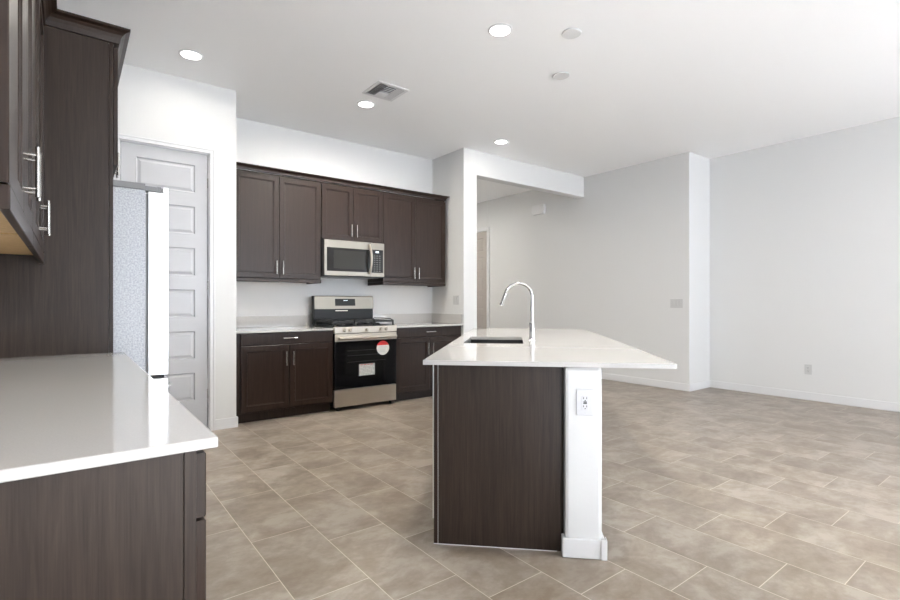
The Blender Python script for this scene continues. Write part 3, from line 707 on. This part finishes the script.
t = thing('door_chime', 'white wall-mounted box high on the hall wall beyond the header', 'chime', (XH, 5.955, 2.82), -PI/2)
bm = bmesh.new(); prism(bm, [(-0.13, -0.085), (-0.15, 0.0), (-0.13, 0.085), (0.13, 0.085), (0.15, 0.0), (0.13, -0.085)], lambda s, p, q: (p, (-0.06, -0.001)[s], q))
obj('housing', bm, PLASTIC, t, 0.012)
obj('mounting_plate', B((-0.10, -0.0009, -0.06, 0.10, -0.0003, 0.06)), PLASTIC2, t)
# ------------------------------------------------------------ ceiling fittings
def recessed(label, x, y, power=P_DOWN):
    t = thing('recessed_light', label, 'ceiling light', (x, y, H), 0, 'recessed ceiling lights')
    bm = bmesh.new(); lathe(bm, (0, 0, 0), [(0.090, -0.0005), (0.090, -0.004), (0.084, -0.008), (0.074, -0.008), (0.072, -0.002), (0.071, -0.0005)], 40)
    obj('trim_ring', bm, TRIM, t, smooth=True)
    bm = bmesh.new(); lathe(bm, (0, 0, 0), [(0.073, -0.0035), (0.073, -0.0075), (0.0, -0.0075)][:2] + [(0.060, -0.0085)], 40)
    obj('lens', bm, LENS, t)
    l = D.lights.new('downlight', 'AREA'); l.shape = 'DISK'; l.size = 0.13; l.energy = power; l.color = (1.0, 0.95, 0.87); l.spread = math.radians(172)
    o = D.objects.new('downlight', l); COL.objects.link(o); o.location = (0, 0, -0.012); o.parent = t
recessed('recessed light near the pantry wall, upper left of the view', 0.79, 4.486, P_DOWN * 0.09)
recessed('recessed light beside the square air vent', 2.398, 4.518)
recessed('largest recessed light, nearest the camera above the island', 2.534, 2.685)
recessed('recessed light in front of the header beam', 4.299, 4.538, P_DOWN * 0.08)
recessed('added recessed light out of view over the floor in front of the camera', 2.534, 0.8, P_DOWN * 0.8)  # unseen lamp added so light off the floor lifts the ceiling
recessed('added recessed light out of view in the hall ceiling behind the header beam', 4.95, 7.0, P_HALL * 0.6)  # lamp added out of view to brighten the hall
recessed('added recessed light out of view at the far end of the hall ceiling', 5.1, 8.2, P_HALL * 1.3)  # second unseen lamp added for the hall
for x, y, lb in ((2.982, 2.384, 'round white ceiling cover plate right of the largest recessed light'), (3.465, 2.886, 'small round white ceiling cover plate farther over the island')):
    t = thing('ceiling_cover_plate', lb, 'cover plate', (x, y, H), 0, 'round ceiling cover plates')
    bm = bmesh.new(); lathe(bm, (0, 0, 0), [(0.066, -0.0005), (0.066, -0.004), (0.072, -0.005), (0.072, -0.011), (0.068, -0.014), (0.01, -0.015)], 40)
    obj('cover', bm, PLASTIC, t)
t = thing('ceiling_vent', 'square white louvred air vent in the kitchen ceiling', 'vent', (2.40, 4.13, H))
q = 0.165
obj('frame', B((-q, -q, -0.008, -q+0.03, q, -0.0005), (q-0.03, -q, -0.008, q, q, -0.0005), (-q+0.03, -q, -0.008, q-0.03, -q+0.03, -0.0005), (-q+0.03, q-0.03, -0.008, q-0.03, q, -0.0005)), TRIM, t, 0.002)
obj('duct_backing', B((-q+0.03, -q+0.03, -0.002, q-0.03, q-0.03, -0.0006)), mat('duct_dark', (0.10, 0.10, 0.10), 0.6)[0], t)
def slats(x0, x1, y0, y1, n, along, tilt):
    bm = bmesh.new()
    for i in range(n):
        f_ = (i+0.5)/n
        if along == 'y':
            x = x0+(x1-x0)*f_; prism(bm, [(x-0.005, -0.003), (x-0.0035, -0.003), (x+tilt, -0.012), (x+tilt-0.0015, -0.012)], lambda s, p, z: (p, (y0, y1)[s], z))
        else:
            y = y0+(y1-y0)*f_; prism(bm, [(y-0.005, -0.003), (y-0.0035, -0.003), (y+tilt, -0.012), (y+tilt-0.0015, -0.012)], lambda s, p, z: ((x0, x1)[s], p, z))
    obj('louvers', bm, TRIM, t)
e_ = q-0.03
slats(-e_, -0.05, -e_, e_, 4, 'y', -0.008)
slats(0.05, e_, -e_, e_, 4, 'y', 0.008)
slats(-0.05, 0.05, -e_, 0.03, 5, 'x', -0.008)
obj('damper_plate', B((-0.05, 0.03, -0.010, 0.05, e_, -0.0025)), TRIM, t, 0.001)
